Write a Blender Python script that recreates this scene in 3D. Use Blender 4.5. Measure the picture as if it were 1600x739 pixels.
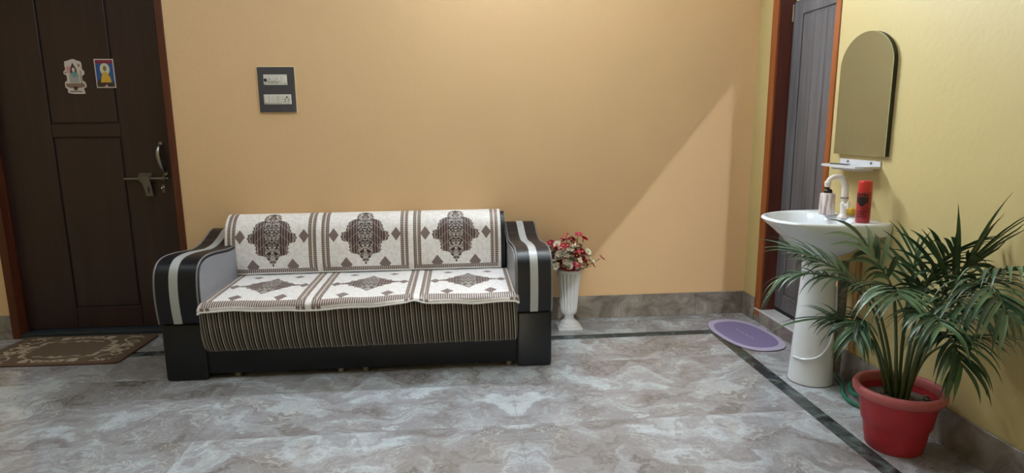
import bpy, bmesh, math, random
from mathutils import Vector, Matrix
R_ = math.radians
S = bpy.context.scene
COL = S.collection
for o in list(bpy.data.objects): bpy.data.objects.remove(o)

# ------------------------------------------------------------------ camera
cam = bpy.data.objects.new('camera', bpy.data.cameras.new('camera'))
COL.objects.link(cam); S.camera = cam
right = Vector((0.99618886, -0.08666216, -0.0098704))
up = Vector((0.02509737, 0.17642427, 0.98399421))
fwd = Vector((0.08353369, 0.98049179, -0.17792689))
mw = Matrix.Identity(4)
for i in range(3):
    mw[i][0] = right[i]; mw[i][1] = up[i]; mw[i][2] = -fwd[i]
mw[0][3], mw[1][3], mw[2][3] = 0, 0, 1.3
cam.matrix_world = mw
cam.data.sensor_width = 36; cam.data.sensor_fit = 'HORIZONTAL'
cam.data.lens = 36 * 959.06 / 1600
cam.data.clip_start = .05; cam.data.clip_end = 60

# ------------------------------------------------------------------ world and light levels
w = bpy.data.worlds.new('world'); S.world = w; w.use_nodes = True
w.node_tree.nodes['Background'].inputs[0].default_value = (.8, .88, 1, 1)
w.node_tree.nodes['Background'].inputs[1].default_value = .05
TUBE_POWER = 500.0        # tube light on the back wall, above the frame
FILL_POWER = 16.0         # unseen ceiling lamps added as fill
EDGE_BULB_WATTS = 700.0      # added unseen bulb that casts the slanting light on the back wall
S.view_settings.view_transform = 'Standard'; S.view_settings.look = 'None'
S.view_settings.gamma = 1; S.view_settings.use_curve_mapping = False
S.view_settings.exposure = 0.30

YB, XR, XL, YF, ZC = 3.972, 1.95, -3.5, -1.2, 2.9

# ------------------------------------------------------------------ node expressions
def lin(c):
    c /= 255.0
    return c / 12.92 if c <= .04045 else ((c + .055) / 1.055) ** 2.4
def rgb(r, g, b): return (lin(r), lin(g), lin(b), 1)

class E:
    """A node socket with arithmetic."""
    def __init__(s, nt, k): s.nt, s.k = nt, k
    def op(s, name, *a, clamp=False):
        n = s.nt.nodes.new('ShaderNodeMath'); n.operation = name; n.use_clamp = clamp
        for i, v in enumerate((s,) + a):
            if isinstance(v, E): s.nt.links.new(v.k, n.inputs[i])
            else: n.inputs[i].default_value = v
        return E(s.nt, n.outputs[0])
    def __add__(s, o): return s.op('ADD', o)
    __radd__ = __add__
    def __sub__(s, o): return s.op('SUBTRACT', o)
    def __rsub__(s, o): return (s * -1) + o
    def __mul__(s, o): return s.op('MULTIPLY', o)
    __rmul__ = __mul__
    def __truediv__(s, o): return s.op('DIVIDE', o)
    def abs(s): return s.op('ABSOLUTE')
    def sin(s): return s.op('SINE')
    def floor(s): return s.op('FLOOR')
    def fract(s): return s.op('FRACT')
    def max(s, o): return s.op('MAXIMUM', o)
    def min(s, o): return s.op('MINIMUM', o)
    def lt(s, o, soft=0):
        if soft: return s.rng(o - soft, o + soft, 1, 0)
        return s.op('LESS_THAN', o)
    def gt(s, o): return s.op('GREATER_THAN', o)
    def pp(s, o): return s.op('PINGPONG', o)
    def rng(s, a, b, c=0, d=1):
        n = s.nt.nodes.new('ShaderNodeMapRange'); n.interpolation_type = 'SMOOTHSTEP'
        s.nt.links.new(s.k, n.inputs[0])
        for i, v in enumerate((a, b, c, d)): n.inputs[i + 1].default_value = v
        return E(s.nt, n.outputs[0])

class Mat:
    def __init__(s, name, rough=.5, spec=.5, metal=0, color=None, **kw):
        s.m = bpy.data.materials.new(name); s.m.use_nodes = True
        s.nt = s.m.node_tree; s.b = s.nt.nodes['Principled BSDF']
        s.b.inputs['Roughness'].default_value = rough
        s.b.inputs['Specular IOR Level'].default_value = spec
        s.b.inputs['Metallic'].default_value = metal
        if color: s.b.inputs['Base Color'].default_value = color
        for k, v in kw.items(): s.b.inputs[k.replace('_', ' ')].default_value = v
    def node(s, t): return s.nt.nodes.new(t)
    def xyz(s, kind='pos'):
        if kind == 'pos': k = s.node('ShaderNodeNewGeometry').outputs['Position']
        elif kind == 'uv': k = s.node('ShaderNodeTexCoord').outputs['UV']
        else: k = s.node('ShaderNodeTexCoord').outputs['Object']
        n = s.node('ShaderNodeSeparateXYZ'); s.nt.links.new(k, n.inputs[0])
        return [E(s.nt, q) for q in n.outputs]
    def vec(s, x, y, z=0.0):
        n = s.node('ShaderNodeCombineXYZ')
        for i, v in enumerate((x, y, z)):
            if isinstance(v, E): s.nt.links.new(v.k, n.inputs[i])
            else: n.inputs[i].default_value = v
        return n.outputs[0]
    def noise(s, v, scale, detail=3, rough=.5, dist=0):
        n = s.node('ShaderNodeTexNoise'); s.nt.links.new(v, n.inputs['Vector'])
        n.inputs['Scale'].default_value = scale; n.inputs['Detail'].default_value = detail
        n.inputs['Roughness'].default_value = rough; n.inputs['Distortion'].default_value = dist
        return E(s.nt, n.outputs['Fac'])
    def mix(s, f, a, b):
        n = s.node('ShaderNodeMix'); n.data_type = 'RGBA'
        for i, v in ((0, f), (6, a), (7, b)):
            if isinstance(v, E): s.nt.links.new(v.k, n.inputs[i])
            elif hasattr(v, 'is_linked'): s.nt.links.new(v, n.inputs[i])
            else: n.inputs[i].default_value = v
        return n.outputs[2]
    def ramp(s, f, stops):
        n = s.node('ShaderNodeValToRGB'); s.nt.links.new(f.k, n.inputs[0])
        el = n.color_ramp.elements
        while len(el) < len(stops): el.new(.5)
        for e, (p, c) in zip(el, stops): e.position = p; e.color = c
        return n.outputs[0]
    def col(s, c): s.nt.links.new(c, s.b.inputs['Base Color']); return s
    def bump(s, f, strength, dist=.01):
        n = s.node('ShaderNodeBump'); n.inputs['Strength'].default_value = strength
        n.inputs['Distance'].default_value = dist
        s.nt.links.new(f.k, n.inputs['Height']); s.nt.links.new(n.outputs[0], s.b.inputs['Normal']); return s

def plain(name, c, rough=.5, spec=.5, metal=0, var=.06, scale=14, bump=0, **kw):
    """One colour with a little unevenness."""
    m = Mat(name, rough, spec, metal, **kw)
    x, y, z = m.xyz('obj')
    n = m.noise(m.vec(x, y, z), scale, 3)
    k = lambda q: tuple(min(1, v * q) for v in c[:3]) + (1,)
    m.col(m.mix(n, k(1 - var), k(1 + var)))
    if bump: m.bump(m.noise(m.vec(x, y, z), scale * 9, 3), bump, .004)
    return m.m

def wall_paint(name, c):
    m = Mat(name, .48, .35)
    x, y, z = m.xyz('pos'); v = m.vec(x, y, z)
    n = m.noise(v, 1.6, 4)
    m.col(m.mix(n, tuple(q * .95 for q in c[:3]) + (1,), tuple(q * 1.05 for q in c[:3]) + (1,)))
    m.bump(m.noise(v, 38, 4), .10, .01)
    return m.m

def marble():
    m = Mat('marble_tile', .13, .5)
    x, y, z = m.xyz('pos')
    xs = x - .235; T = 1.385
    u = xs.pp(T)                                      # book-matched pairs of tiles
    pair = ((xs + T) / (2 * T)).floor()
    row = ((y - 2.51) / .69).floor()
    ox = pair * 3.7 + row * 1.93; oy = row * 2.31 + pair * 1.1
    a = u + ox; b = y + oy
    v0 = m.vec(a, b)
    w1 = m.noise(v0, 1.9, 5, .6); w2 = m.noise(m.vec(a + 9.1, b + 4.3), 1.9, 5, .6)
    aw = a + (w1 - .5) * .95; bw = b + (w2 - .5) * .95
    t = m.noise(m.vec(aw * 1.1, bw * 2.3), 1.7, 12, .70, .25)
    fine = m.noise(m.vec(aw * 3.0, bw * 13.0), 2.6, 9, .72, .4)
    f = t + (fine - .5) * .34
    base = m.ramp(f, [(.30, rgb(98, 93, 92)), (.40, rgb(138, 134, 136)), (.49, rgb(154, 154, 159)),
                      (.545, rgb(166, 168, 175)), (.62, rgb(192, 202, 211)), (.78, rgb(202, 213, 222))])
    big = m.noise(m.vec(aw * .8 + 3, bw * 1.7 + 1), 1.7, 6, .6) + (fine - .5) * .22
    base = m.mix(big.rng(.53, .66) * .62, base, rgb(196, 205, 213))
    brown = m.noise(m.vec(aw * 1.0 + 13, bw * 1.5 + 8), 1.6, 6, .6) + (fine - .5) * .25
    base = m.mix(brown.rng(.56, .68) * .6, base, rgb(118, 108, 100))
    vn = m.noise(m.vec(aw * 1.3 + 5, bw * 2.4), 2.6, 10, .7, .3)
    vein = (vn - .5).abs().rng(.0, .016, 1, 0) * m.noise(v0, 2.6, 3).rng(.48, .62)
    base = m.mix(vein * .6, base, rgb(222, 222, 218))
    vd = m.noise(m.vec(aw * 1.3 + 21, bw * 3.0 + 3), 2.9, 11, .72, .4)
    dark = (vd - .5).abs().rng(.0, .02, 1, 0) * m.noise(m.vec(a + 31, b), 1.7, 3).rng(.52, .66)
    base = m.mix(dark * .7, base, rgb(80, 70, 64))
    m.col(base)
    return m.m

def dark_strip():
    m = Mat('green_black_marble', .16, .5)
    x, y, z = m.xyz('pos'); v = m.vec(x, y, z)
    t = m.noise(v, 9, 7, .65, 1.2)
    m.col(m.ramp(t, [(.35, rgb(38, 43, 46)), (.52, rgb(66, 76, 78)), (.64, rgb(98, 112, 112)), (.74, rgb(134, 146, 146))]))
    return m.m

def skirt_stone():
    m = Mat('skirting_stone', .28, .45)
    x, y, z = m.xyz('pos'); v = m.vec(x, y, z)
    t = m.noise(v, 7, 8, .62, 1.0)
    m.col(m.ramp(t, [(.32, rgb(96, 88, 84)), (.48, rgb(132, 124, 118)), (.60, rgb(152, 146, 140)), (.72, rgb(178, 174, 168))]))
    return m.m

def stripes():
    m = Mat('striped_upholstery', .85, .2, Sheen_Weight=.15)
    u, v, _ = m.xyz('uv')
    wob = m.noise(m.vec(u * 1.0, v), 3, 2) * .010
    f = ((u + v * .05 + wob) / .054).fract()
    blk, cream, taupe, brown = rgb(12, 11, 12), rgb(226, 218, 202), rgb(112, 106, 100), rgb(46, 40, 38)
    c = m.mix(f.lt(.29), taupe, blk)
    c = m.mix((f - .19).abs().lt(.030), c, cream)
    c = m.mix((f - .545).abs().lt(.07), c, brown)
    c = m.mix((f - .72).abs().lt(.024), c, rgb(190, 180, 162))
    c = m.mix((f - .80).abs().lt(.06), c, blk)
    c = m.mix((f - .39).abs().lt(.012), c, rgb(92, 82, 74))
    m.col(c); m.bump(m.noise(m.vec(u * 300, v * 300), 1, 2), .15, .002)
    return m.m

def damask(panel_w, vc, vlow, vdia, hem, seat):
    """White woven sofa cover with a dark medallion in each panel, small diamonds and checked bands."""
    m = Mat('damask_cover_seat' if seat else 'damask_cover_back', .46, .45, Sheen_Weight=.15)
    u, v, _ = m.xyz('uv')
    fu = (u / panel_w).fract(); x = (fu - .5) * panel_w; ax = x.abs()
    y = v - vc; ay = y.abs()
    fine = m.noise(m.vec(u * 1.0, v), 46, 3, .6)
    ground = m.mix(fine.rng(.42, .58), rgb(233, 230, 231), rgb(243, 242, 244))
    dk = rgb(52, 36, 40); mid = rgb(134, 114, 110); lt = rgb(220, 212, 206)
    # medallion: stepped diamond with scalloped edge and side lobes
    sy = 1.0 if not seat else 1.0
    hh, hw = (.172, .134) if not seat else (.165, .158)
    if seat:
        prf = [(0, 0), (.10, .022), (.23, .055), (.24, .075), (.33, .085), (.34, .110), (.44, .120), (.46, .158), (.54, .158), (.56, .120),
               (.66, .110), (.67, .085), (.76, .075), (.77, .055), (.90, .022), (1, 0)]
    else:
        prf = [(0, 0), (.05, .012), (.13, .030), (.19, .050), (.21, .086), (.25, .094), (.34, .094), (.40, .100), (.42, .130), (.48, .144), (.56, .138),
               (.60, .112), (.70, .104), (.78, .088), (.82, .052), (.94, .044), (.98, .030), (1, 0)]
    hv = (v - (vc - hh)) / (2 * hh)
    half = E(m.nt, m.ramp(hv, [(p, (q / .2,) * 3 + (1,)) for p, q in prf])) * .2
    half = half + ((v * 2 * math.pi / .021).sin() * .5 + .5) * .006 - .004
    d1 = ax / half.max(.0015)
    med = d1.lt(1.0) * hv.gt(0) * hv.lt(1)
    inner = ax.lt(.042)
    st = ((x * 2 * math.pi / .0155).sin()).gt(-.1)
    side = m.mix(st, mid, dk)
    curl = (m.noise(m.vec(ax * 1.0, y), 34, 2, .5, 1.8) - .5).abs().lt(.045)
    core = m.mix(curl * .8, rgb(44, 28, 36), lt)
    body = m.mix(inner, side, core)
    zig = ((ax * .9 + y * 1.0) / .062).fract().lt(.09) * ax.lt(.10)
    body = m.mix(zig * .28, body, lt)
    rim = (d1 - .90).abs().lt(.035)
    body = m.mix(rim * .35, body, lt)
    c = m.mix(med, ground, body)
    # small diamonds
    def dia(cx, cy, w_, h_):
        return (ax - cx).abs() / w_ + (v - cy).abs() / h_
    for cx, cy, w_, h_ in ((panel_w * .34, vdia, .030, .042), (.115, vlow, .036, .046)) + (((.115, vc + .19, .030, .026),) if seat else ()):
        q = dia(cx, cy, w_, h_)
        lat = (((x + v) / .013).fract().lt(.28)).max(((x - v) / .013).fract().lt(.28))
        c = m.mix(q.lt(1.0), c, m.mix(lat, dk, rgb(168, 150, 146)))
    # checked bands: two beside every panel joint, one along the hem
    jd = panel_w * .5 - ax
    band = (jd - .038).abs().lt(.023)
    grid = ((u / .0115).fract().lt(.52)) * 1.0
    cross = (v / .0115).fract().lt(.32)
    bc = m.mix(grid, mid, dk)
    bc = m.mix(cross * .8, bc, rgb(196, 184, 174))
    bc = m.mix((jd - .038).abs().lt(.004), bc, lt)
    c = m.mix(band, c, bc)
    hb = (v - hem).abs().lt(.024 if seat else .018) * jd.gt(.018)
    hc = m.mix((u / .0115).fract().lt(.5), lt, dk)
    hc = m.mix((v / .0125).fract().lt(.34), hc, mid)
    c = m.mix(hb, c, hc)
    m.col(c)
    m.bump(fine, .2, .003)
    return m.m

def rug_print():
    m = Mat('scroll_rug', .95, .1)
    u, v, _ = m.xyz('obj')                         # object space, rug centre = origin
    n = m.noise(m.vec(u, v), 55, 3)
    pile = m.mix(n, rgb(88, 74, 62), rgb(114, 98, 82))
    dx = (u.abs() / .365); dy = (v.abs() / .215)
    d = dx.max(dy)
    ring = (d - .76).abs().lt(.23)
    wv = (m.noise(m.vec(u.abs(), v.abs()), 9, 1) - .5) * .10
    sw = m.noise(m.vec(u.abs() + .3, v.abs() * 1.25 + .8), 7.0, 0, .4, 1.6)
    line = (sw - .5).abs().lt(.045)
    vo = m.node('ShaderNodeTexVoronoi'); vo.inputs['Scale'].default_value = 9.0; vo.inputs['Randomness'].default_value = .75
    m.nt.links.new(m.vec(u.abs() + wv, v.abs() * 1.15 - wv), vo.inputs['Vector'])
    curl = (E(m.nt, vo.outputs['Distance']) - .34).abs().lt(.05)
    line = line.max(curl)
    c = m.mix(ring * line, pile, rgb(172, 156, 138))
    m.col(c); m.bump(n, .6, .01)
    return m.m

def oval_print():
    m = Mat('lavender_mat', .9, .1)
    u, v, _ = m.xyz('obj')
    n = m.noise(m.vec(u, v), 90, 3)
    r = ((u / .142) * (u / .142) + 0).op('POWER', 1.25) + ((v / .245) * (v / .245)).op('POWER', 1.25)
    c = m.mix(r.lt(1.0, .015), rgb(190, 182, 210), rgb(134, 126, 168))
    # faint pale script line along the middle
    s_ = (u + (v * 190).sin() * .0045).abs().lt(.0028) * v.abs().lt(.10) * ((v / .055).fract().gt(.14))
    c = m.mix(s_ * .8, c, rgb(196, 190, 214))
    c = m.mix(n * .12, c, rgb(90, 84, 120))
    m.col(c); m.bump(n, .3, .003)
    return m.m

def door_wood(name, a, b, rough=.35, scale=1.0, axis='z'):
    m = Mat(name, rough, .4)
    x, y, z = m.xyz('pos')
    v = m.vec(x * 14 * scale, y * 14 * scale, z * .9 * scale)
    n = m.noise(v, 1.6, 6, .6, .6)
    m.col(m.ramp(n, [(.3, a), (.7, b)]))
    m.bump(n, .05, .004)
    return m.m

def can_print():
    m = Mat('red_can_print', .3, .5)
    x, y, z = m.xyz('obj')
    c = m.mix(m.noise(m.vec(x, y, z), 22, 3).rng(.35, .7), rgb(150, 34, 40), rgb(182, 50, 54))
    ln = ((z / .017).fract().lt(.10)) * z.lt(.075) * z.gt(.02)
    c = m.mix(ln * .6, c, rgb(110, 24, 30))
    m.col(c)
    return m.m

def stripe_jar():
    m = Mat('jar_streaks', .35, .5)
    x, y, z = m.xyz('obj')
    n = m.noise(m.vec(x * 60, y * 60, z * 5), 1.8, 3, .5)
    m.col(m.ramp(n, [(.44, rgb(232, 226, 222)), (.52, rgb(214, 196, 196)), (.60, rgb(150, 118, 124)), (.7, rgb(224, 218, 216))]))
    return m.m

def leafmat(name, a, b):
    m = Mat(name, .38, .45)
    x, y, z = m.xyz('pos')
    n = m.noise(m.vec(x, y, z), 9, 3)
    m.col(m.mix(n, a, b))
    return m.m

MT = dict(
    back=wall_paint('ochre_wall_paint', rgb(228, 193, 150)),
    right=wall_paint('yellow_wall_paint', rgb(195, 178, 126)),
    left=wall_paint('cream_wall_paint', rgb(226, 206, 150)),
    ceil=plain('ceiling_white', rgb(236, 234, 228), .8),
    marble=marble(), strip=dark_strip(), skirt=skirt_stone(),
    grout=plain('grout', rgb(158, 155, 152), .9),
    frame=door_wood('reddish_brown_wood', rgb(74, 36, 23), rgb(98, 50, 31), .4),
    leaf=door_wood('dark_brown_door', rgb(44, 29, 30), rgb(54, 38, 38), .34),
    jamb=door_wood('dark_jamb', rgb(82, 40, 34), rgb(104, 56, 46), .4),
    frame2=door_wood('orange_brown_wood', rgb(132, 70, 30), rgb(160, 90, 44), .4),
    pvc=door_wood('grey_grain_door', rgb(80, 79, 84), rgb(114, 112, 116), .4, .8),
    black=plain('black_leatherette', rgb(17, 20, 28), .40, .38, bump=.12, scale=30),
    grey=plain('grey_leatherette', rgb(136, 138, 146), .42, .4, bump=.1, scale=30),
    silver=plain('silver_band', rgb(176, 180, 182), .35, .5),
    piping=plain('grey_piping', rgb(120, 118, 120), .5),
    stripes=stripes(),
    dback=damask(.543, .215, .045, .225, .012, False),
    dseat=damask(.543, .335, .115, .33, .050, True),
    hem=plain('white_hem', rgb(236, 234, 236), .7),
    rug=rug_print(), rugedge=plain('rug_binding', rgb(104, 74, 60), .9),
    oval=oval_print(), rubber=plain('black_rubber', rgb(28, 28, 32), .8),
    ceramic=plain('white_ceramic', rgb(228, 234, 241), .12, .5, var=.02),
    plastic=plain('white_plastic', rgb(226, 220, 214), .35, .5, var=.03),
    vase=plain('white_vase_plastic', rgb(228, 231, 236), .4, .5, var=.03),
    steel=plain('brushed_steel', rgb(150, 146, 142), .32, .5, 1.0, var=.08),
    chrome=plain('chrome', rgb(205, 205, 205), .12, .5, 1.0, var=.03),
    drainm=plain('dull_grey_grate', rgb(150, 146, 148), .45, .5),
    dsteel=plain('dull_steel', rgb(110, 106, 102), .45, .5, .8),
    mirror=plain('mirror_glass', rgb(196, 214, 210), .02, .5, 1.0, var=.01),
    medge=plain('dark_mirror_edge', rgb(52, 44, 34), .5),
    swplate=plain('dark_grey_plate', rgb(72, 72, 80), .35, .5),
    swwhite=plain('ivory_switch', rgb(216, 214, 208), .35, .5),
    swblack=plain('black_button', rgb(22, 22, 24), .4),
    wallline=plain('pale_plaster_edge', rgb(236, 216, 170), .7),
    can=can_print(), cap=plain('red_cap', rgb(196, 52, 46), .28, .5),
    ink=plain('black_print', rgb(30, 16, 20), .45),
    jar=stripe_jar(), pump=plain('black_pump', rgb(24, 22, 22), .35),
    yellow=plain('yellow_soap', rgb(226, 186, 60), .5),
    acrylic=plain('frosted_acrylic', rgb(206, 206, 212), .22, .5, var=.03),
    pipe=plain('grey_corrugated_pipe', rgb(128, 122, 114), .5),
    bpipe=plain('tan_pipe', rgb(176, 134, 82), .5),
    hose=plain('green_hose', rgb(38, 112, 84), .4),
    pot=plain('red_pot_plastic', rgb(178, 46, 56), .42, .45, var=.10),
    potrim=plain('faded_red_rim', rgb(182, 98, 100), .5, .4, var=.12),
    soil=plain('dry_soil', rgb(120, 116, 106), .95, .1, var=.35, scale=40, bump=.8),
    stem=leafmat('palm_stem', rgb(58, 74, 40), rgb(84, 98, 52)),
    leaf_a=leafmat('palm_leaf_mid', rgb(54, 84, 56), rgb(86, 116, 78)),
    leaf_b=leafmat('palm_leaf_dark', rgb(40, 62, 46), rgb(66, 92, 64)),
    leaf_c=leafmat('palm_leaf_pale', rgb(92, 122, 98), rgb(126, 150, 124)),
    pink=plain('pink_petal', rgb(216, 62, 104), .6, .3, var=.2, scale=60),
    crimson=plain('crimson_petal', rgb(178, 26, 62), .6, .3, var=.2, scale=60),
    white=plain('white_petal', rgb(234, 226, 214), .6, .3, var=.05, scale=60),
    fcore=plain('yellow_flower_centre', rgb(214, 190, 110), .7),
    twig=plain('green_twig', rgb(74, 84, 48), .6),
    marblew=plain('white_marble_sill', rgb(214, 216, 222), .2, .5, var=.05, scale=6),
    slate=plain('slate_threshold', rgb(46, 54, 60), .35, .5, var=.2),
    st_white=plain('sticker_white', rgb(206, 196, 192), .4),
    st_blue=plain('sticker_blue', rgb(40, 82, 148), .4, var=.15, scale=40),
    st_red=plain('sticker_red', rgb(128, 36, 62), .4),
    st_pink=plain('sticker_pink', rgb(206, 142, 146), .4),
    st_yellow=plain('sticker_yellow', rgb(206, 164, 54), .4, var=.15, scale=60),
    st_pale=plain('sticker_pale', rgb(206, 204, 178), .4),
    st_dark=plain('sticker_dark', rgb(58, 44, 42), .4),
    st_brown=plain('sticker_brown', rgb(134, 106, 92), .4, var=.2, scale=60),
    st_teal=plain('sticker_teal', rgb(106, 152, 148), .4),
    st_skin=plain('sticker_blue_grey', rgb(160, 158, 160), .4),
    lampbody=plain('lamp_housing', rgb(228, 228, 226), .5),
)
def emit(name, c, s):
    m = Mat(name, .5); m.b.inputs['Emission Color'].default_value = c
    m.b.inputs['Emission Strength'].default_value = s; m.b.inputs['Base Color'].default_value = (1, 1, 1, 1)
    return m.m
MT['tube'] = emit('lit_tube', (.83, .925, 1.0, 1), TUBE_POWER)
MT['panel'] = emit('fill_lamp_panel', (.84, .93, 1.0, 1), FILL_POWER)

# ------------------------------------------------------------------ mesh helpers
def obj(name, bm, mat, parent=None, smooth=False, loc=None):
    me = bpy.data.meshes.new(name)
    bmesh.ops.recalc_face_normals(bm, faces=bm.faces)
    bm.to_mesh(me); bm.free()
    me.materials.append(MT[mat] if isinstance(mat, str) else mat)
    if smooth:
        for p in me.polygons: p.use_smooth = True
    o = bpy.data.objects.new(name, me); COL.objects.link(o)
    if parent: o.parent = parent
    if loc is not None: o.location = loc
    return o
def smooth_angle(o, deg=40):
    me = o.data
    for p in me.polygons: p.use_smooth = True
    me.set_sharp_from_angle(angle=R_(deg))
    return o
def thing(name, label, cat, loc=(0, 0, 0), rotz=0, group=None):
    o = bpy.data.objects.new(name, None); COL.objects.link(o)
    o.empty_display_size = .1
    o.location = loc; o.rotation_euler = (0, 0, rotz)
    tag(o, label, cat, group); return o
def tag(o, label, cat, group=None):
    o['label'] = label; o['category'] = cat
    if group: o['group'] = group
    return o
def struct(o, label=None):
    o['kind'] = 'structure'
    if label: o['label'] = label
    return o
def box(x0, x1, y0, y1, z0, z1, bev=0, seg=2, bm=None):
    b = bmesh.new()
    vs = [b.verts.new((x, y, z)) for x in (x0, x1) for y in (y0, y1) for z in (z0, z1)]
    for f in ((0, 1, 3, 2), (4, 6, 7, 5), (0, 4, 5, 1), (2, 3, 7, 6), (0, 2, 6, 4), (1, 5, 7, 3)):
        b.faces.new([vs[i] for i in f])
    bmesh.ops.recalc_face_normals(b, faces=b.faces)
    if bev: bmesh.ops.bevel(b, geom=list(b.edges), offset=bev, segments=seg, profile=.5, affect='EDGES')
    if bm is None: return b
    me = bpy.data.meshes.new('t'); b.to_mesh(me); b.free(); bm.from_mesh(me); bpy.data.meshes.remove(me)
    return bm
def catmull(P, n):
    P = [Vector(p) for p in P]
    Q = [P[0] * 2 - P[1]] + P + [P[-1] * 2 - P[-2]]
    out = []
    for i in range(1, len(Q) - 2):
        for k in range(n):
            t = k / n
            a, b, c, d = Q[i - 1], Q[i], Q[i + 1], Q[i + 2]
            out.append(.5 * ((2 * b) + (c - a) * t + (2 * a - 5 * b + 4 * c - d) * t * t + (3 * b - a - 3 * c + d) * t ** 3))
    out.append(P[-1].copy()); return out
def tube(pts, rad, n=8, bm=None, cap=True):
    b = bm or bmesh.new(); pts = [Vector(p) for p in pts]
    rr = rad if isinstance(rad, (list, tuple)) else [rad] * len(pts)
    t0 = (pts[1] - pts[0]).normalized()
    nrm = t0.orthogonal().normalized(); rings = []
    for i, p in enumerate(pts):
        t = (pts[min(i + 1, len(pts) - 1)] - pts[max(i - 1, 0)]).normalized()
        nrm = (nrm - t * nrm.dot(t)).normalized(); bn = t.cross(nrm)
        rings.append([b.verts.new(p + (nrm * math.cos(a) + bn * math.sin(a)) * rr[i]) for a in [2 * math.pi * k / n for k in range(n)]])
    for A, B in zip(rings, rings[1:]):
        for k in range(n): b.faces.new((A[k], A[(k + 1) % n], B[(k + 1) % n], B[k]))
    if cap: b.faces.new(rings[0][::-1]); b.faces.new(rings[-1])
    return b
def lathe(prof, n=32, c=(0, 0), bm=None, rf=None, cap0=True, cap1=False):
    """prof = [(r, z)]; rf(angle, r, z) -> r lets the section vary."""
    b = bm or bmesh.new(); rings = []
    for r, z in prof:
        rings.append([b.verts.new((c[0] + (rf(a, r, z) if rf else r) * math.cos(a), c[1] + (rf(a, r, z) if rf else r) * math.sin(a), z))
                      for a in [2 * math.pi * k / n for k in range(n)]])
    for A, B in zip(rings, rings[1:]):
        for k in range(n): b.faces.new((A[k], A[(k + 1) % n], B[(k + 1) % n], B[k]))
    if cap0: b.faces.new(rings[0][::-1])
    if cap1: b.faces.new(rings[-1])
    return b
def prism(poly, axis, a, b_, bm=None):
    """Extrude a 2D polygon. axis 'x': poly=(y,z); 'y': (x,z); 'z': (x,y)."""
    b = bm or bmesh.new()
    def P(p, t): return {'x': (t, p[0], p[1]), 'y': (p[0], t, p[1]), 'z': (p[0], p[1], t)}[axis]
    A = [b.verts.new(P(p, a)) for p in poly]; B = [b.verts.new(P(p, b_)) for p in poly]
    n = len(poly)
    b.faces.new(A); b.faces.new(B[::-1])
    for i in range(n): b.faces.new((A[i], B[i], B[(i + 1) % n], A[(i + 1) % n]))
    return b
def ell(cx, cy, rx, ry, n=24, a0=0, a1=2 * math.pi):
    return [(cx + rx * math.cos(a0 + (a1 - a0) * k / n), cy + ry * math.sin(a0 + (a1 - a0) * k / n)) for k in range(n)]

# ================================================================== THE SETTING
floor = struct(obj('floor', box(XL - .1, 3.2, -6.6, YB + .3, -.10, -.0035), 'grout'), 'marble tiled floor with a dark border strip')
# field tiles
TW, TD, XI, YI, SW = 1.385, .69, 1.558, 3.568, .074
cache = {}
def tile(x0, x1, y0, y1, mat, name='tile'):
    g = .0006
    w_, d_ = round(x1 - x0 - 2 * g, 4), round(y1 - y0 - 2 * g, 4)
    k = (w_, d_, mat)
    if k not in cache:
        o = obj(name, box(-w_ / 2, w_ / 2, -d_ / 2, d_ / 2, -.006, 0, .0005, 1), mat, floor); cache[k] = o.data
    else:
        o = bpy.data.objects.new(name, cache[k]); COL.objects.link(o); o.parent = floor
    o.location = ((x0 + x1) / 2, (y0 + y1) / 2, 0)
xs = [XL] + [.235 + TW * k for k in (-2, -1, 0)] + [XI]
ys = [YI] + [2.51 + TD * k for k in (1, 0, -1, -2, -3, -4, -5)] + [YF]
for a, b in zip(xs, xs[1:]):
    for c, d in zip(ys[1:], ys): tile(a, b, c, d, 'marble')
# dark strip: along the back wall and along the right wall
sx = [XL, -2.75, -2.02, -1.29, -.56, .17, .945, XI + SW]
for a, b in zip(sx, sx[1:]): tile(a, b, YI, YI + SW, 'strip', 'border_strip')
sy = [YF, -.4, .35, 1.1, 1.80, 2.42, 2.88, YI]
for a, b in zip(sy, sy[1:]): tile(XI, XI + SW, a, b, 'strip', 'border_strip')
bx_ = [XL, -2.6, -1.7, -.8, .1, 1.0, XI + SW]
for a, b in zip(bx_, bx_[1:]): tile(a, b, YI + SW, YB, 'marble', 'border_tile')
by_ = [YF, -.6, 0, .6, 1.2, 1.80, 2.42, 2.885, 3.45, YB]
for a, b in zip(by_, by_[1:]): tile(XI + SW, XR, a, b, 'marble', 'border_tile')

# back wall with the door opening
DX0, DX1, DZ = -2.834, -1.724, 2.22
bm = box(XL - .1, DX0, YB, YB + .14, 0, ZC); box(DX1, XR + .14, YB, YB + .14, 0, ZC, bm=bm); box(DX0, DX1, YB, YB + .14, DZ, ZC, bm=bm)
struct(obj('wall_back', bm, 'back'), 'ochre painted wall behind the sofa')
# right wall with the bathroom door opening
RY0, RY1, RZ = 3.10, 3.80, 2.20
bm = box(XR, XR + .14, YF, RY0, 0, ZC); box(XR, XR + .14, RY1, YB, 0, ZC, bm=bm); box(XR, XR + .14, RY0, RY1, RZ, ZC, bm=bm)
box(XR, XR + .14, RY0, RY1, 0, .045, bm=bm)
struct(obj('wall_right', bm, 'right'), 'pale yellow wall with the wash basin')
struct(obj('wall_left', box(XL - .14, XL, YF, YB, 0, ZC), 'left'))
struct(obj('ceiling', box(XL - .14, 3.2, -6.6, YB + .3, ZC, ZC + .1), 'ceil'))
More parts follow.
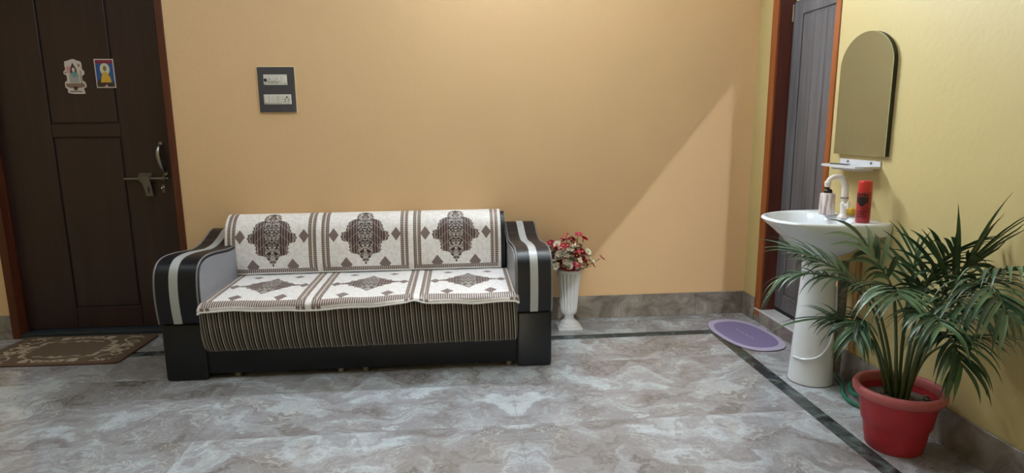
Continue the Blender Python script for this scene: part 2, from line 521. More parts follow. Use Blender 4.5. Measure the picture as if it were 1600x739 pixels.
# wall behind the viewer; opening invented and shaped to cast the slanting wall light
bm = prism([(XL - .14, 0), (-1.30, 0), (.13, 1.782), (.13, 0), (XR + .14, 0), (XR + .14, ZC), (XL - .14, ZC)], 'y', YF - .12, YF)
struct(obj('wall_front_light_cut', bm, 'left'))
struct(obj('added_bulb_wall', box(-3.5, 3.1, -6.5, -6.38, 0, ZC), 'left'))  # unseen wall added to carry the bulb

# skirting tiles
def skirting(name, label, pieces):
    root = bpy.data.objects.new(name, None); COL.objects.link(root); struct(root, label)
    for (x0, x1, y0, y1, z1) in pieces:
        obj('skirting_tile', box(x0, x1, y0, y1, 0, z1, .0015, 1), 'skirt', root)
    return root
SH = .157
def cuts(a, b, step, off):
    q = [a]; t = a + off
    while t < b - .05: q.append(t); t += step
    return q + [b]
P_ = [(a + .0008, b - .0008, YB - .012, YB, SH) for a, b in zip(cuts(DX1, XR, .545, .60), cuts(DX1, XR, .545, .60)[1:])]
P_ += [(XL, -3.05, YB - .012, YB, SH), (-3.048, DX0, YB - .012, YB, SH)]
skirting('baseboard_back', 'grey stone skirting along the ochre wall', P_)
q = cuts(YF, RY0, .60, .30)
P_ = [(XR - .012, XR, a + .0008, b - .0008, SH) for a, b in zip(q, q[1:])]
P_ += [(XR - .012, XR, RY1, YB - .012, SH)]
skirting('baseboard_right', 'grey stone skirting along the yellow wall', P_)

# ------------------------------------------------------------------ brown door in the back wall
door = bpy.data.objects.new('door_1', None); COL.objects.link(door); struct(door, 'dark brown panelled door with sliding bolt')
fw = .046
bm = box(DX0, DX0 + fw, YB - .008, YB + .13, 0, DZ, .003, 1)
obj('door_frame', bm, 'frame', door)
obj('door_frame', box(DX1 - fw + .004, DX1, YB - .008, YB + .13, 0, DZ, .003, 1), 'frame', door)
obj('door_frame', box(DX0 + fw, DX1 - fw, YB - .008, YB + .13, DZ - fw, DZ, .003, 1), 'frame', door)
LX0, LX1, LY = DX0 + fw + .002, DX1 - fw + .002, YB + .068
leaf = obj('door_leaf', box(LX0, LX1, LY + .012, LY + .04, .035, DZ - fw - .003), 'leaf', door)
# stiles and rails stand proud of two sunk panels
px0, px1 = -2.478, -2.075
for n_, a, b, c, d in (('stile', LX0, px0, .035, DZ - fw - .003), ('stile', px1, LX1, .035, DZ - fw - .003),
                       ('rail', px0, px1, 2.12, DZ - fw - .003), ('rail', px0, px1, 1.255, 1.335), ('rail', px0, px1, .035, .17)):
    obj(n_, box(a, b, LY, LY + .013, c, d, .004, 1), 'leaf', leaf)
for c, d in ((.17, 1.255), (1.335, 2.12)):
    obj('panel', box(px0 + .012, px1 - .012, LY + .0018, LY + .013, c + .008, d - .008, .003, 1), 'leaf', leaf)
obj('threshold', box(LX0, LX1, YB - .004, LY + .05, 0, .028, .003, 1), 'slate', door)
# door fittings
FY = LY
bolt = obj('sliding_bolt', tube([(-2.078, FY - .022, .997), (-1.812, FY - .022, .997)], .0062, 10), 'steel', door)
for x in (-1.985, -1.93, -1.838):
    obj('bolt_bracket', box(x - .008, x + .008, FY - .031, FY, .985, 1.012, .003, 1), 'dsteel', bolt)
bm = prism([(-1.982, 1.012), (-1.925, 1.012), (-1.912, .93), (-1.907, .888), (-1.950, .888), (-1.957, .93)], 'y', FY - .034, FY - .030)
hasp = obj('hasp', bm, 'dsteel', bolt)
obj('hasp_slot', prism(ell(-1.932, .928, .006, .022, 16), 'y', FY - .0345, FY - .0339), 'swblack', hasp)
obj('bolt_plate', box(-1.998, -1.918, FY - .004, FY, .972, 1.030, .001, 1), 'dsteel', bolt)
hp = catmull([(-1.846, FY - .002, 1.205), (-1.847, FY - .026, 1.192), (-1.850, FY - .044, 1.150), (-1.843, FY - .040, 1.09), (-1.836, FY - .022, 1.045), (-1.834, FY - .002, 1.030)], 6)
n_ = len(hp)
hd = smooth_angle(obj('pull_handle', tube(hp, [.007 + .007 * math.sin(math.pi * i / (n_ - 1)) for i in range(n_)], 10), 'steel', door))
for x, z in ((-1.846, 1.208), (-1.834, 1.028)):
    obj('handle_rose', prism(ell(x, z, .012, .016, 16), 'y', FY - .006, FY), 'steel', hd)
kn = obj('lock_knob', lathe([(.011, 0), (.011, .006), (.006, .010), (.009, .016), (.006, .022), (.001, .023)], 14), 'chrome', door)
kn.rotation_euler = (R_(90), 0, 0); kn.location = (-1.858, FY, .935)
obj('keyhole_plate', box(-1.868, -1.848, FY - .003, FY, .905, .955, .001, 1), 'dsteel', door)

# ------------------------------------------------------------------ bathroom door in the right wall
d2 = bpy.data.objects.new('door_2', None); COL.objects.link(d2); struct(d2, 'grey wood grain bathroom door in a brown frame')
obj('door_frame', box(XR - .006, XR + .13, RY1 - .068, RY1, .045, RZ, .003, 1), 'frame2', d2)
obj('door_frame', box(XR - .006, XR + .13, RY0, RY0 + .046, .045, RZ, .003, 1), 'frame2', d2)
obj('door_frame', box(XR - .006, XR + .13, RY0 + .046, RY1 - .068, RZ - .06, RZ, .003, 1), 'frame2', d2)
obj('jamb_lining', box(XR + .008, XR + .088, RY1 - .0735, RY1 - .068, .09, RZ - .06), 'jamb', d2)
A0, A1, BX = RY0 + .048, RY1 - .075, XR + .09
lf = obj('door_leaf', box(BX + .010, BX + .035, A0, A1, .118, 2.012), 'pvc', d2)
obj('stile', box(BX, BX + .011, A1 - .10, A1, .118, 2.012, .003, 1), 'pvc', lf)
obj('stile', box(BX, BX + .011, A0, A0 + .10, .118, 2.012, .003, 1), 'pvc', lf)
obj('rail', box(BX, BX + .011, A0 + .10, A1 - .10, 1.93, 2.012, .003, 1), 'pvc', lf)
obj('rail', box(BX, BX + .011, A0 + .10, A1 - .10, .118, .22, .003, 1), 'pvc', lf)
for k in range(3):
    w_ = (A1 - A0 - .20 - .012) / 3; y0 = A0 + .106 + k * w_
    obj('plank', box(BX + .004, BX + .0105, y0 + .0015, y0 + w_ - .0015, .226, 1.915, .002, 1), 'pvc', lf)
obj('bottom_seal', box(BX + .006, BX + .030, A0, A1, .092, .120), 'rubber', lf)
obj('kick_trim', box(BX - .002, BX + .004, A0 + .12, A1 - .18, .205, .211), 'chrome', lf)
obj('transom_panel', box(BX + .010, BX + .030, A0, A1, 2.018, RZ - .06), 'plastic', d2)
hg = obj('hinge', tube([(BX - .004, A1 + .002, 1.90), (BX - .004, A1 + .002, 2.00)], .007, 8), 'chrome', d2)
# raised sill: stone riser with a white marble top
obj('sill_riser', box(XR - .004, XR + .02, RY0, RY1, 0, .078, .002, 1), 'skirt', d2)
obj('sill_slab', box(XR - .008, XR + .30, RY0, RY1, .078, .092, .003, 1), 'marblew', d2)
struct(obj('wall_bathroom', box(2.9, 3.0, 2.6, YB, 0, ZC), 'ceil'))

# ------------------------------------------------------------------ lamps: wall batten above the view, plus unseen fill lamps and bulb added
tl = thing('tube_light', 'long white batten light high on the ochre wall', 'lamp', (.35, YB, 2.46))
obj('housing', box(-.62, .62, -.035, 0, -.022, .022, .004, 1), 'lampbody', tl)
obj('glow_strip', prism([(-.0352 - .0015 * math.sin(math.pi * k / 8), .019 * math.cos(math.pi * k / 8)) for k in range(9)], 'x', -.585, .585), 'tube', tl)
for s in (-1, 1): obj('end_cap', box(s * .605 - .018, s * .605 + .018, -.075, 0, -.022, .022, .004, 1), 'lampbody', tl)
for x, y, lb in ((-1.9, 2.5, 'added ceiling fill lamp above the brown rug side'), (.35, 2.6, 'added ceiling fill lamp above the wash basin side')):  # unseen lamps added to fill the room evenly
    pl = thing('added_fill_lamp', lb, 'lamp', (x, y, ZC), 0, 'added fill lamps')
    obj('rim', lathe([(.26, 0), (.26, -.035), (.245, -.045), (.24, -.03)], 40, cap0=False), 'lampbody', pl)
    obj('diffuser', lathe([(.24, -.034), (.15, -.045), (.01, -.048)], 40, cap0=False, cap1=True), 'panel', pl)
bl = thing('added_edge_bulb', 'added bare bulb behind the view that draws the slanting edge on the ochre wall', 'lamp', (-1.5, -6.38, 1.9))  # added behind the view to light the wall through the shaped opening
obj('holder', tube([(0, 0, 0), (0, .09, 0)], .022, 12), 'lampbody', bl)
ld = bpy.data.lights.new('edge_bulb_light', 'POINT'); ld.energy = EDGE_BULB_WATTS; ld.shadow_soft_size = .015; ld.color = (.92, .95, 1)
lo = bpy.data.objects.new('bulb', ld); COL.objects.link(lo); lo.parent = bl; lo.location = (0, .13, 0)

# ================================================================== THE SOFA
sofa = thing('sofa', 'black and grey leatherette sofa with striped seat against the ochre wall', 'sofa', (-.53, 3.55, 0))
def sp(name, bm, mat, parent=None, ang=40):
    """Part given in world coordinates, stored relative to the sofa."""
    bmesh.ops.translate(bm, verts=bm.verts, vec=(.53, -3.55, 0))
    o = obj(name, bm, mat, parent or sofa); return smooth_angle(o, ang)
prof = [(3.150, .318), (3.137, .40), (3.135, .49), (3.150, .575), (3.188, .622), (3.26, .643), (3.38, .641), (3.50, .628), (3.61, .617),
        (3.71, .622), (3.80, .644), (3.88, .672), (3.945, .684)]
pf = [(p.x, p.y) for p in catmull([(a, b, 0) for a, b in prof], 5)]
def arm(x0, x1, outer):
    s = 1 if x1 > x0 else -1            # x0 = outer side, x1 = inner side
    poly = pf + [(3.945, .318)]
    bm = prism(poly, 'x', min(x0, x1), max(x0, x1))
    ed = [e for e in bm.edges if abs(e.verts[0].co.x - e.verts[1].co.x) < 1e-6]
    bmesh.ops.bevel(bm, geom=ed, offset=.012, segments=2, profile=.5, affect='EDGES')
    a = sp('armrest', bm, 'black')
    # silver band running over the arm
    c0 = x0 + s * .078; c1 = c0 + s * .042
    def off(d):
        out = []
        for i, p in enumerate(pf):
            a_, b_ = pf[max(i - 1, 0)], pf[min(i + 1, len(pf) - 1)]
            t = Vector((b_[0] - a_[0], b_[1] - a_[1])).normalized(); out.append((p[0] - t.y * d, p[1] + t.x * d))
        return out
    bm = bmesh.new(); o_, i_ = off(.004), off(-.004)
    V = [[bm.verts.new((x, q[0], q[1])) for q in L] for x in (c0, c1) for L in (o_, i_)]
    n = len(pf)
    for k in range(n - 1):
        bm.faces.new((V[0][k], V[0][k + 1], V[2][k + 1], V[2][k])); bm.faces.new((V[1][k], V[1][k + 1], V[3][k + 1], V[3][k]))
        bm.faces.new((V[0][k], V[0][k + 1], V[1][k + 1], V[1][k])); bm.faces.new((V[2][k], V[2][k + 1], V[3][k + 1], V[3][k]))
    sp('silver_band', bm, 'silver', a)
    for x in (x0 + s * .004, x1 - s * .004):
        sp('piping', tube([(x, q[0], q[1]) for q in off(-.001)], .0048, 6), 'piping', a)
    # grey inner face panel, a little inside the outline
    ins = off(-.016)
    sp('inner_panel', prism([q for q in ins] + [(3.93, .33)], 'x', x1 - s * .002, x1 + s * .006), 'grey', a, 30)
    # block below the arm
    sp('arm_block', box(min(x0, x1), max(x0, x1) , 3.163, 3.945, 0, .314, .018, 3), 'black')
arm(-1.548, -1.332, 'L'); arm(.482, .288, 'R')
sp('front_rail', box(-1.345, .30, 3.176, 3.90, .028, .24, .008, 2), 'black')
for x in (-1.20, -.66, -.53, .25): sp('foot', lathe([(.022, 0), (.022, .02), (.016, .03)], 14, (x, 3.215), cap1=True), 'dsteel')

# striped seat cushion, with UV in metres
def grid(nu, nv, fn, uvf, name, mat, parent, thick=0):
    bm = bmesh.new(); uv = bm.loops.layers.uv.new('UVMap')
    V = [[bm.verts.new(fn(i / nu, j / nv)) for j in range(nv + 1)] for i in range(nu + 1)]
    for i in range(nu):
        for j in range(nv):
            f = bm.faces.new((V[i][j], V[i + 1][j], V[i + 1][j + 1], V[i][j + 1]))
            for l, (a, b) in zip(f.loops, ((i, j), (i + 1, j), (i + 1, j + 1), (i, j + 1))): l[uv].uv = uvf(a / nu, b / nv)
    me = bpy.data.meshes.new(name); bm.to_mesh(me); bm.free(); me.materials.append(MT[mat])
    for p in me.polygons: p.use_smooth = True
    o = bpy.data.objects.new(name, me); COL.objects.link(o)
    if parent: o.parent = parent
    if thick:
        md = o.modifiers.new('thickness', 'SOLIDIFY'); md.thickness = thick; md.offset = -1
    return o
def arclen(P):
    L = [0]
    for a, b in zip(P, P[1:]): L.append(L[-1] + (Vector(b) - Vector(a)).length)
    return L
def sampler(P, n=8):
    Q = catmull([(a, b, 0) for a, b in P], n); L = arclen(Q)
    def f(s):
        t = s * L[-1]
        for i in range(len(L) - 1):
            if t <= L[i + 1] + 1e-9:
                k = (t - L[i]) / max(1e-9, L[i + 1] - L[i]); q = Q[i].lerp(Q[i + 1], k); return q.x, q.y
        return Q[-1].x, Q[-1].y
    return f, L[-1]
SX0, SX1 = -1.342, .294
seat_p, seat_l = sampler([(3.162, .157), (3.138, .20), (3.124, .27), (3.122, .33), (3.128, .386), (3.16, .408), (3.25, .418), (3.5, .424), (3.74, .426)])
def seat_fn(u, v):
    y, z = seat_p(v); x = SX0 + (SX1 - SX0) * u
    e = min(u, 1 - u) * (SX1 - SX0)
    y += .018 * max(0, 1 - e / .03) ** 2
    if v < .3: y += .0022 * math.sin(x * 60) * (1 - v / .3)
    return (x + .53, y - 3.55, z)
grid(120, 40, seat_fn, lambda u, v: (u * (SX1 - SX0), v * seat_l), 'seat_cushion', 'stripes', sofa, .012)
sp('seat_base', box(SX0 + .02, SX1 - .02, 3.185, 3.80, .16, .392), 'black')
# backrest
bp = [(3.70, .405), (3.688, .50), (3.698, .62), (3.728, .715), (3.785, .766), (3.85, .768), (3.915, .735), (3.948, .66), (3.955, .40)]
bpf = [(q.x, q.y) for q in catmull([(a, b, 0) for a, b in bp], 5)]
bm = prism(bpf, 'x', -1.372, .272)
ed = [e for e in bm.edges if abs(e.verts[0].co.x - e.verts[1].co.x) < 1e-6]
bmesh.ops.bevel(bm, geom=ed, offset=.014, segments=2, profile=.5, affect='EDGES')
sp('backrest', bm, 'black')

# woven covers lying on the sofa: separate cloths
rng = random.Random(4)
def wob(x, y): return math.sin(x * 7.3 + y * 3) * .5 + math.sin(x * 17 + 1.3 + y * 9) * .3 + math.sin(x * 31 + y * 21 + 2) * .2
def off_profile(P, d):
    out = []
    for i, p in enumerate(P):
        a, b = P[max(i - 1, 0)], P[min(i + 1, len(P) - 1)]
        t = Vector((b[0] - a[0], b[1] - a[1])).normalized(); out.append((p[0] - t.y * d, p[1] + t.x * d))
    return out
cb, cb_l = sampler([(3.692, .440)] + off_profile(bpf[5:-3], .010), 1)
CX0, CX1 = -1.386, .246
def back_fn(u, v):
    y, z = cb(v); x = CX0 + (CX1 - CX0) * u
    ripple = .006 * wob(x, z * 2) * math.sin(min(1, v * 2.2) * math.pi * .5)
    crease = .008 * max(0, 1 - abs(x + 1.27 - (z - .45) * .35) / .05) * max(0, 1 - v * 2)
    return (x, y - .004 - abs(ripple) - crease, z + .004)
cover_b = grid(200, 60, back_fn, lambda u, v: (u * (CX1 - CX0), v * cb_l), 'sofa_back_cover', 'dback', None, .004)
tag(cover_b, 'cream woven cover with dark medallions draped over the sofa backrest', 'sofa cover')
def back_hem(pts): return tube(pts, .0045, 6)
obj('hem', tube([Vector(back_fn(i / 60, 0)) for i in range(61)], .0045, 6), 'hem', cover_b)
QX0, QX1 = -1.338, .300
def droop(x):
    l = (x - QX0) / (QX1 - QX0)
    return .016 + .014 * math.exp(-((l - .30) / .16) ** 2) - .012 * math.exp(-((l - .667) / .05) ** 2) + .003 * math.sin(x * 23) + .003 * math.sin(x * 9 + 1)
def seatc_fn(u, v):
    x = QX0 + (QX1 - QX0) * u
    d = droop(x); top_l = .58
    s = v * (d + top_l) - d
    if s < 0: y, z = 3.110 - .006 * (s / .05), .404 + s * .9
    else:
        k = min(1, s / .07); y = 3.110 + s * (.35 + .65 * k); z = .404 + .024 * (1 - (1 - k) ** 2) + .008 * min(1, s / .3)
    z += .0018 * wob(x * 1.6, y * 5) + (.010 * math.exp(-(((x - QX0) / (QX1 - QX0) * 3 - 2) / .06) ** 2) * max(0, 1 - abs(s) / .12))
    e = min(u, 1 - u) * (QX1 - QX0); z -= .010 * max(0, 1 - e / .02) ** 2
    return (x, y, z)
cover_s = grid(200, 56, seatc_fn, lambda u, v: (u * (QX1 - QX0) * .987, v * .61), 'sofa_seat_cover', 'dseat', None, .004)
tag(cover_s, 'cream woven cover with dark medallions lying on the striped sofa seat', 'sofa cover')
obj('hem', tube([Vector(seatc_fn(i / 90, 0)) for i in range(91)], .0055, 6), 'hem', cover_s)

# ================================================================== SWITCH BOARD
sb = thing('switch_board', 'dark grey switch board with two white rows of switches on the ochre wall', 'switch board', (-1.096, YB, 1.529))
obj('backing_edge', box(-.112, .114, -.006, 0, -.138, .142, .001, 1), 'wallline', sb)
obj('plate', box(-.109, .109, -.014, -.004, -.135, .135, .003, 2), 'swplate', sb)
f1 = obj('switch_row', box(-.073, .066, -.018, -.010, .028, .090, .002, 1), 'swwhite', sb)
obj('indicator', box(-.069, -.055, -.021, -.017, .048, .066, .001, 1), 'swblack', f1)
for x in (-.032, .010):
    k = obj('fan_regulator', lathe([(.017, 0), (.016, .008), (.010, .010), (.010, .014)], 20, cap1=True), 'swwhite', f1)
    k.rotation_euler = (R_(90), 0, 0); k.location = (x, -.0175, .058)
    obj('pointer', box(-.002, .002, .002, .010, .0138, .0155), 'dsteel', k)
obj('switch', box(.035, .060, -.022, -.017, .038, .080, .002, 1), 'swwhite', f1)
f2 = obj('switch_row', box(-.080, .084, -.018, -.010, -.088, -.028, .002, 1), 'swwhite', sb)
for k in range(4):
    x = -.075 + k * .0275
    s_ = obj('switch', box(x, x + .0235, -.0225, -.017, -.082, -.034, .003, 2), 'swwhite', f2); s_.rotation_euler = (0, 0, 0)
sk = obj('socket', box(.038, .081, -.0205, -.017, -.084, -.032, .002, 1), 'swwhite', f2)
for x, z, r in ((.059, -.045, .005), (.048, -.058, .0035), (.070, -.058, .0035), (.048, -.071, .003), (.070, -.071, .003)):
    obj('socket_hole', prism(ell(x, z, r, r, 10), 'y', -.0212, -.0202), 'swblack', sk)
for x, z in ((-.066, .034), (-.066, -.036), (.056, .034), (-.066, -.084)):
    obj('screw', prism(ell(x, z, .003, .003, 8), 'y', -.0192, -.0178), 'dsteel', sb)

# ================================================================== STICKERS ON THE DOOR
def layer(poly, k, mat, parent, name):
    return obj(name, prism(poly, 'y', -.0006 * (k + 1), -.0006 * k - .00001), mat, parent)
st = thing('door_sticker', 'white die-cut sticker of a seated figure on the brown door', 'sticker', (-2.303, FY + .0002, 1.617))
st.location.y = FY
base = catmull([(-.046, .088, 0), (-.020, .096, 0), (.004, .103, 0), (.026, .094, 0), (.048, .084, 0), (.050, .045, 0), (.061, .030, 0), (.058, .012, 0), (.046, .004, 0),
                (.046, -.022, 0), (.060, -.034, 0), (.064, -.060, 0), (.048, -.070, 0), (.052, -.094, 0), (.044, -.102, 0), (-.040, -.098, 0), (-.046, -.074, 0), (-.058, -.062, 0),
                (-.056, -.032, 0), (-.044, -.024, 0), (-.044, .006, 0), (-.058, .016, 0), (-.056, .032, 0), (-.046, .042, 0), (-.048, .066, 0), (-.046, .088, 0)], 3)
layer([(p.x, p.y) for p in base[:-1]], 0, 'st_white', st, 'sticker_sheet')
layer(ell(-.026, .040, .014, .022, 16), 1, 'st_pink', st, 'pink_patch')
layer([(-.052, -.040), (.052, -.040), (.056, -.060), (.02, -.068), (-.03, -.068), (-.052, -.058)], 1, 'st_brown', st, 'crossed_legs')
layer([(-.026, -.038), (.026, -.038), (.030, .012), (.012, .026), (-.012, .026), (-.028, .010)], 2, 'st_skin', st, 'torso')
layer(ell(.002, .012, .017, .016, 18), 3, 'st_teal', st, 'collar')
layer([(-.020, .018), (.020, .018), (.016, .050), (.006, .066), (-.001, .082), (-.008, .066), (-.016, .048)], 2, 'st_dark', st, 'hair')
layer(ell(.001, .040, .0085, .013, 16), 4, 'st_white', st, 'face')
layer([(.038, -.044), (.041, -.044), (.041, .034), (.038, .034)], 3, 'st_dark', st, 'staff')
layer(ell(.034, .066, .006, .010, 10), 2, 'st_brown', st, 'ornament')
layer(ell(-.046, .024, .006, .005, 10), 2, 'st_brown', st, 'ornament')
layer([(-.012, -.058), (.014, -.058), (.010, -.080), (-.008, -.080)], 2, 'st_dark', st, 'lower_robe')
for k in range(7):
    x = -.033 + k * .010
    layer([(x, -.091), (x + .007, -.091), (x + .006, -.084), (x + .001, -.083)], 2, 'st_dark', st, 'print_mark')
st2 = thing('door_sticker', 'blue picture card with a yellow figure and white border on the brown door', 'sticker', (-2.124, FY, 1.634))
layer([(-.056, -.084), (.056, -.084), (.056, .086), (-.056, .086)], 0, 'st_white', st2, 'sticker_sheet')
layer([(-.050, -.078), (.050, -.078), (.050, .078), (-.050, .078)], 1, 'st_blue', st2, 'blue_ground')
layer([(-.050, .060), (.050, .060), (.050, .080), (-.050, .080)], 2, 'st_red', st2, 'red_band')
layer(ell(.002, .026, .028, .036, 24), 2, 'st_pale', st2, 'halo')
layer([(-.012, .0), (.012, .0), (.012, .04), (-.012, .04)], 3, 'st_pale', st2, 'bright_ground')
layer(ell(.002, .030, .010, .016, 16), 4, 'st_brown', st2, 'face')
layer([(-.028, -.052), (.034, -.052), (.028, -.020), (.014, .008), (-.010, .008), (-.022, -.022)], 4, 'st_yellow', st2, 'robe')
layer([(-.050, -.078), (.050, -.078), (.050, -.048), (.020, -.058), (-.014, -.040), (-.032, -.032), (-.050, -.050)], 3, 'st_dark', st2, 'dark_base')
layer([(-.010, -.078), (.014, -.078), (.004, -.062)], 5, 'st_pink', st2, 'pink_mark')

# ================================================================== MATS AND DRAIN
def rrect(hx, hy, r, n=6):
    out = []
    for cx, cy, a in ((hx - r, hy - r, 0), (-hx + r, hy - r, 90), (-hx + r, -hy + r, 180), (hx - r, -hy + r, 270)):
        for k in range(n + 1): out.append((cx + r * math.cos(R_(a + 90 * k / n)), cy + r * math.sin(R_(a + 90 * k / n))))
    return out
rug = thing('door_rug', 'brown rug with cream scroll pattern in front of the dark door', 'rug', (-2.345, 3.708, 0), R_(-1.5))
obj('pile', prism(rrect(.405, .238, .035), 'z', .003, .013), 'rug', rug)
obj('binding', tube([(x, y, .007) for x, y in rrect(.405, .238, .035)] + [(.405, .203, .007)], .006, 6), 'rugedge', rug)
mat_ = thing('bath_mat', 'oval lavender bath mat by the bathroom sill', 'mat', (1.752, 3.523, 0), R_(6))
ov = [(.172 * math.copysign(abs(math.cos(a)) ** .8, math.cos(a)), .298 * math.copysign(abs(math.sin(a)) ** .8, math.sin(a))) for a in [2 * math.pi * k / 64 for k in range(64)]]
obj('backing', prism([(x * 1.0, y * 1.0) for x, y in ov], 'z', 0, .003), 'rubber', mat_)
obj('top_cloth', prism([(x * .99, y * .99) for x, y in ov], 'z', .003, .007), 'oval', mat_)
dr = thing('floor_drain', 'round steel floor drain in the corner by the skirting', 'drain', (1.812, 3.892, 0))
obj('ring', lathe([(.062, 0.0), (.062, .003), (.050, .004), (.049, .001)], 32, cap0=False), 'drainm', dr)
obj('plate', lathe([(.049, .0005), (.049, .002), (.001, .003)], 32), 'drainm', dr)
for r, n in ((.018, 6), (.036, 12)):
    for k in range(n):
        a = 2 * math.pi * k / n
        obj('drain_hole', prism(ell(r * math.cos(a), r * math.sin(a), .005, .005, 8), 'z', .0022, .0036), 'swblack', dr)

# ================================================================== VASE AND FLOWERS
VX, VY = .690, 3.800
vs = thing('floor_vase', 'white fluted vase on a square foot beside the sofa', 'vase', (VX, VY, 0))
bm = box(-.078, .078, -.078, .078, 0, .014, .004, 2)
obj('square_foot', bm, 'vase', vs)
smooth_angle(obj('base_ring', lathe([(.070, .013), (.071, .022), (.064, .030), (.058, .032), (.057, .040), (.046, .050), (.034, .060), (.031, .085)], 40), 'vase', vs))
def flute(a, r, z):
    return r - (.0055 * abs(math.sin(a * 10)) if .122 < z < .375 else 0)
smooth_angle(obj('body', lathe([(.031, .084), (.040, .092), (.050, .104), (.053, .118), (.054, .128), (.060, .20), (.068, .28), (.075, .34), (.078, .37)], 120, rf=flute), 'vase', vs), 50)
smooth_angle(obj('lip', lathe([(.077, .369), (.084, .378), (.087, .388), (.084, .394), (.076, .392), (.067, .37), (.050, .25)], 48, cap0=False), 'vase', vs))
fl = thing('artificial_flowers', 'bunch of pink, crimson and white artificial blossoms in the white vase', 'flowers', (VX, VY, .22))
def blossom_mesh(np_, r):
    bm = bmesh.new()
    for k in range(np_):
        a = 2 * math.pi * k / np_
        pts = [(.0, 0, 0), (.35 * r, .36 * r, .22 * r), (.80 * r, .46 * r, .32 * r), (r, 0, .20 * r), (.80 * r, -.46 * r, .32 * r), (.35 * r, -.36 * r, .22 * r), (.55 * r, 0, .12 * r)]
        V = [bm.verts.new((x * math.cos(a) - y * math.sin(a), x * math.sin(a) + y * math.cos(a), z)) for x, y, z in pts]
        for f in ((0, 1, 6), (1, 2, 6), (2, 3, 6), (3, 4, 6), (4, 5, 6), (5, 0, 6)): bm.faces.new([V[i] for i in f])
    bmesh.ops.solidify(bm, geom=list(bm.faces), thickness=.0012)
    return bm
protos = {}
rng = random.Random(11)
spots = []
for k in range(140):
    a = rng.uniform(0, 2 * math.pi)
    el_ = math.acos(rng.uniform(.05, 1.0))
    rr = rng.uniform(.62, 1.0)
    x = math.sin(el_) * math.cos(a) * .155 * rr; y = math.sin(el_) * math.sin(a) * .125 * rr; z = .185 + math.cos(el_) * .185 * rr
    spots.append((x, y, z))
spots += [(-.165, -.02, .30), (-.12, .0, .34), (.205, -.03, .24), (.145, -.05, .20), (-.02, .0, .385), (.06, .0, .390), (.10, .02, .36)]
for i, (x, y, z) in enumerate(spots):
    c = 'white' if (rng.random() < .62 and i < 140 and z < .335) else ('pink' if rng.random() < .5 else 'crimson')
    r = rng.choice((.021, .027))
    key = (c, r)
    if key not in protos:
        o = obj('blossom', blossom_mesh(5, r), c, fl); protos[key] = o.data
    else:
        o = bpy.data.objects.new('blossom', protos[key]); COL.objects.link(o); o.parent = fl
    d = Vector((x, y - .02, (z - .10) * .8)).normalized()
    o.location = (x, y, z); o.rotation_mode = 'QUATERNION'
    o.rotation_quaternion = d.to_track_quat('Z', 'Y') @ Vector((0, 0, 1)).rotation_difference(Vector((rng.uniform(-.5, .5), rng.uniform(-.5, .5), 1)).normalized())
    if 'core' not in protos:
        q = obj('flower_centre', lathe([(.005, .002), (.006, .006), (.003, .010), (.001, .0105)], 8), 'fcore', o); protos['core'] = q.data
    else:
        q = bpy.data.objects.new('flower_centre', protos['core']); COL.objects.link(q); q.parent = o
    if i % 14 == 0 or i >= 140:
        obj('stem', tube(catmull([(x * .12, y * .12, .0), (x * .35, y * .35, .15), (x * .95, y * .95, z - .003)], 4), .0022, 5), 'twig', fl)

# ================================================================== WASH BASIN
by0 = 2.835
wb = thing('wash_basin', 'white ceramic pedestal wash basin on the yellow wall', 'wash basin', (XR, by0, 0))
# local coordinates: x negative = away from the wall
def dshape():
    out = []
    for k in range(49):
        a = -math.pi / 2 + math.pi * k / 48
        c, s = math.cos(a), math.sin(a)
        out.append((-.085 - .375 * abs(c) ** .92, .262 * math.copysign(abs(s) ** .80, s)))
    return [(-.001, -.2615), (-.045, -.262)] + out + [(-.045, .262), (-.001, .2615)]
D = dshape(); C0 = (-.215, 0.0); NA = 72
def radial(poly, ang):
    dx, dy = math.cos(ang), math.sin(ang); best = 0
    for (x1, y1), (x2, y2) in zip(poly, poly[1:] + poly[:1]):
        x1, y1, x2, y2 = x1 - C0[0], y1 - C0[1], x2 - C0[0], y2 - C0[1]
        ex, ey = x2 - x1, y2 - y1; den = dx * ey - dy * ex
        if abs(den) < 1e-9: continue
        t = (x1 * ey - y1 * ex) / den; u = (x1 * dy - y1 * dx) / den
        if t > 0 and -1e-6 <= u <= 1 + 1e-6: best = max(best, t)
    return best
angs = [2 * math.pi * k / NA for k in range(NA)]
RD = [radial(D, a) for a in angs]
def ering(cx, rx, ry):      # ellipse round (cx,0) seen from C0
    return [radial(ell(cx, 0, rx, ry, 96), a) for a in angs]
NECK = ering(-.185, .078, .085)
RZ_ = .842
def ring(bm, rads, z): return [bm.verts.new((C0[0] + r * math.cos(a), C0[1] + r * math.sin(a), z if not callable(z) else z(a, r))) for r, a in zip(rads, angs)]
def lerp(A, B, t): return [a + (b - a) * t for a, b in zip(A, B)]
bm = bmesh.new(); rings = []
ROUND = [max(0, -math.cos(a)) for a in angs]
IN = ering(-.255, .172, .222)
def lw(t0, t1): return [r + (n - r) * (t0 + t1 * f) for r, n, f in zip(RD, NECK, ROUND)]
for t0, t1, z in ((1.0, 0, .655), (.87, .02, .668), (.64, .08, .698), (.40, .14, .736), (.20, .17, .770)):
    rings.append(ring(bm, lw(t0, t1), z))
rings.append(ring(bm, [r * .985 - .055 * f for r, f in zip(RD, ROUND)], .786))
rings.append(ring(bm, [r * .995 - .022 * f for r, f in zip(RD, ROUND)], .812))
rings.append(ring(bm, [r - .001 for r in RD], .834))
rings.append(ring(bm, [r - .004 for r in RD], RZ_))
rings.append(ring(bm, [r - .014 for r in RD], RZ_ + .003))
rings.append(ring(bm, [min(r - .018, i + .012) for r, i in zip(RD, IN)], RZ_ + .001))
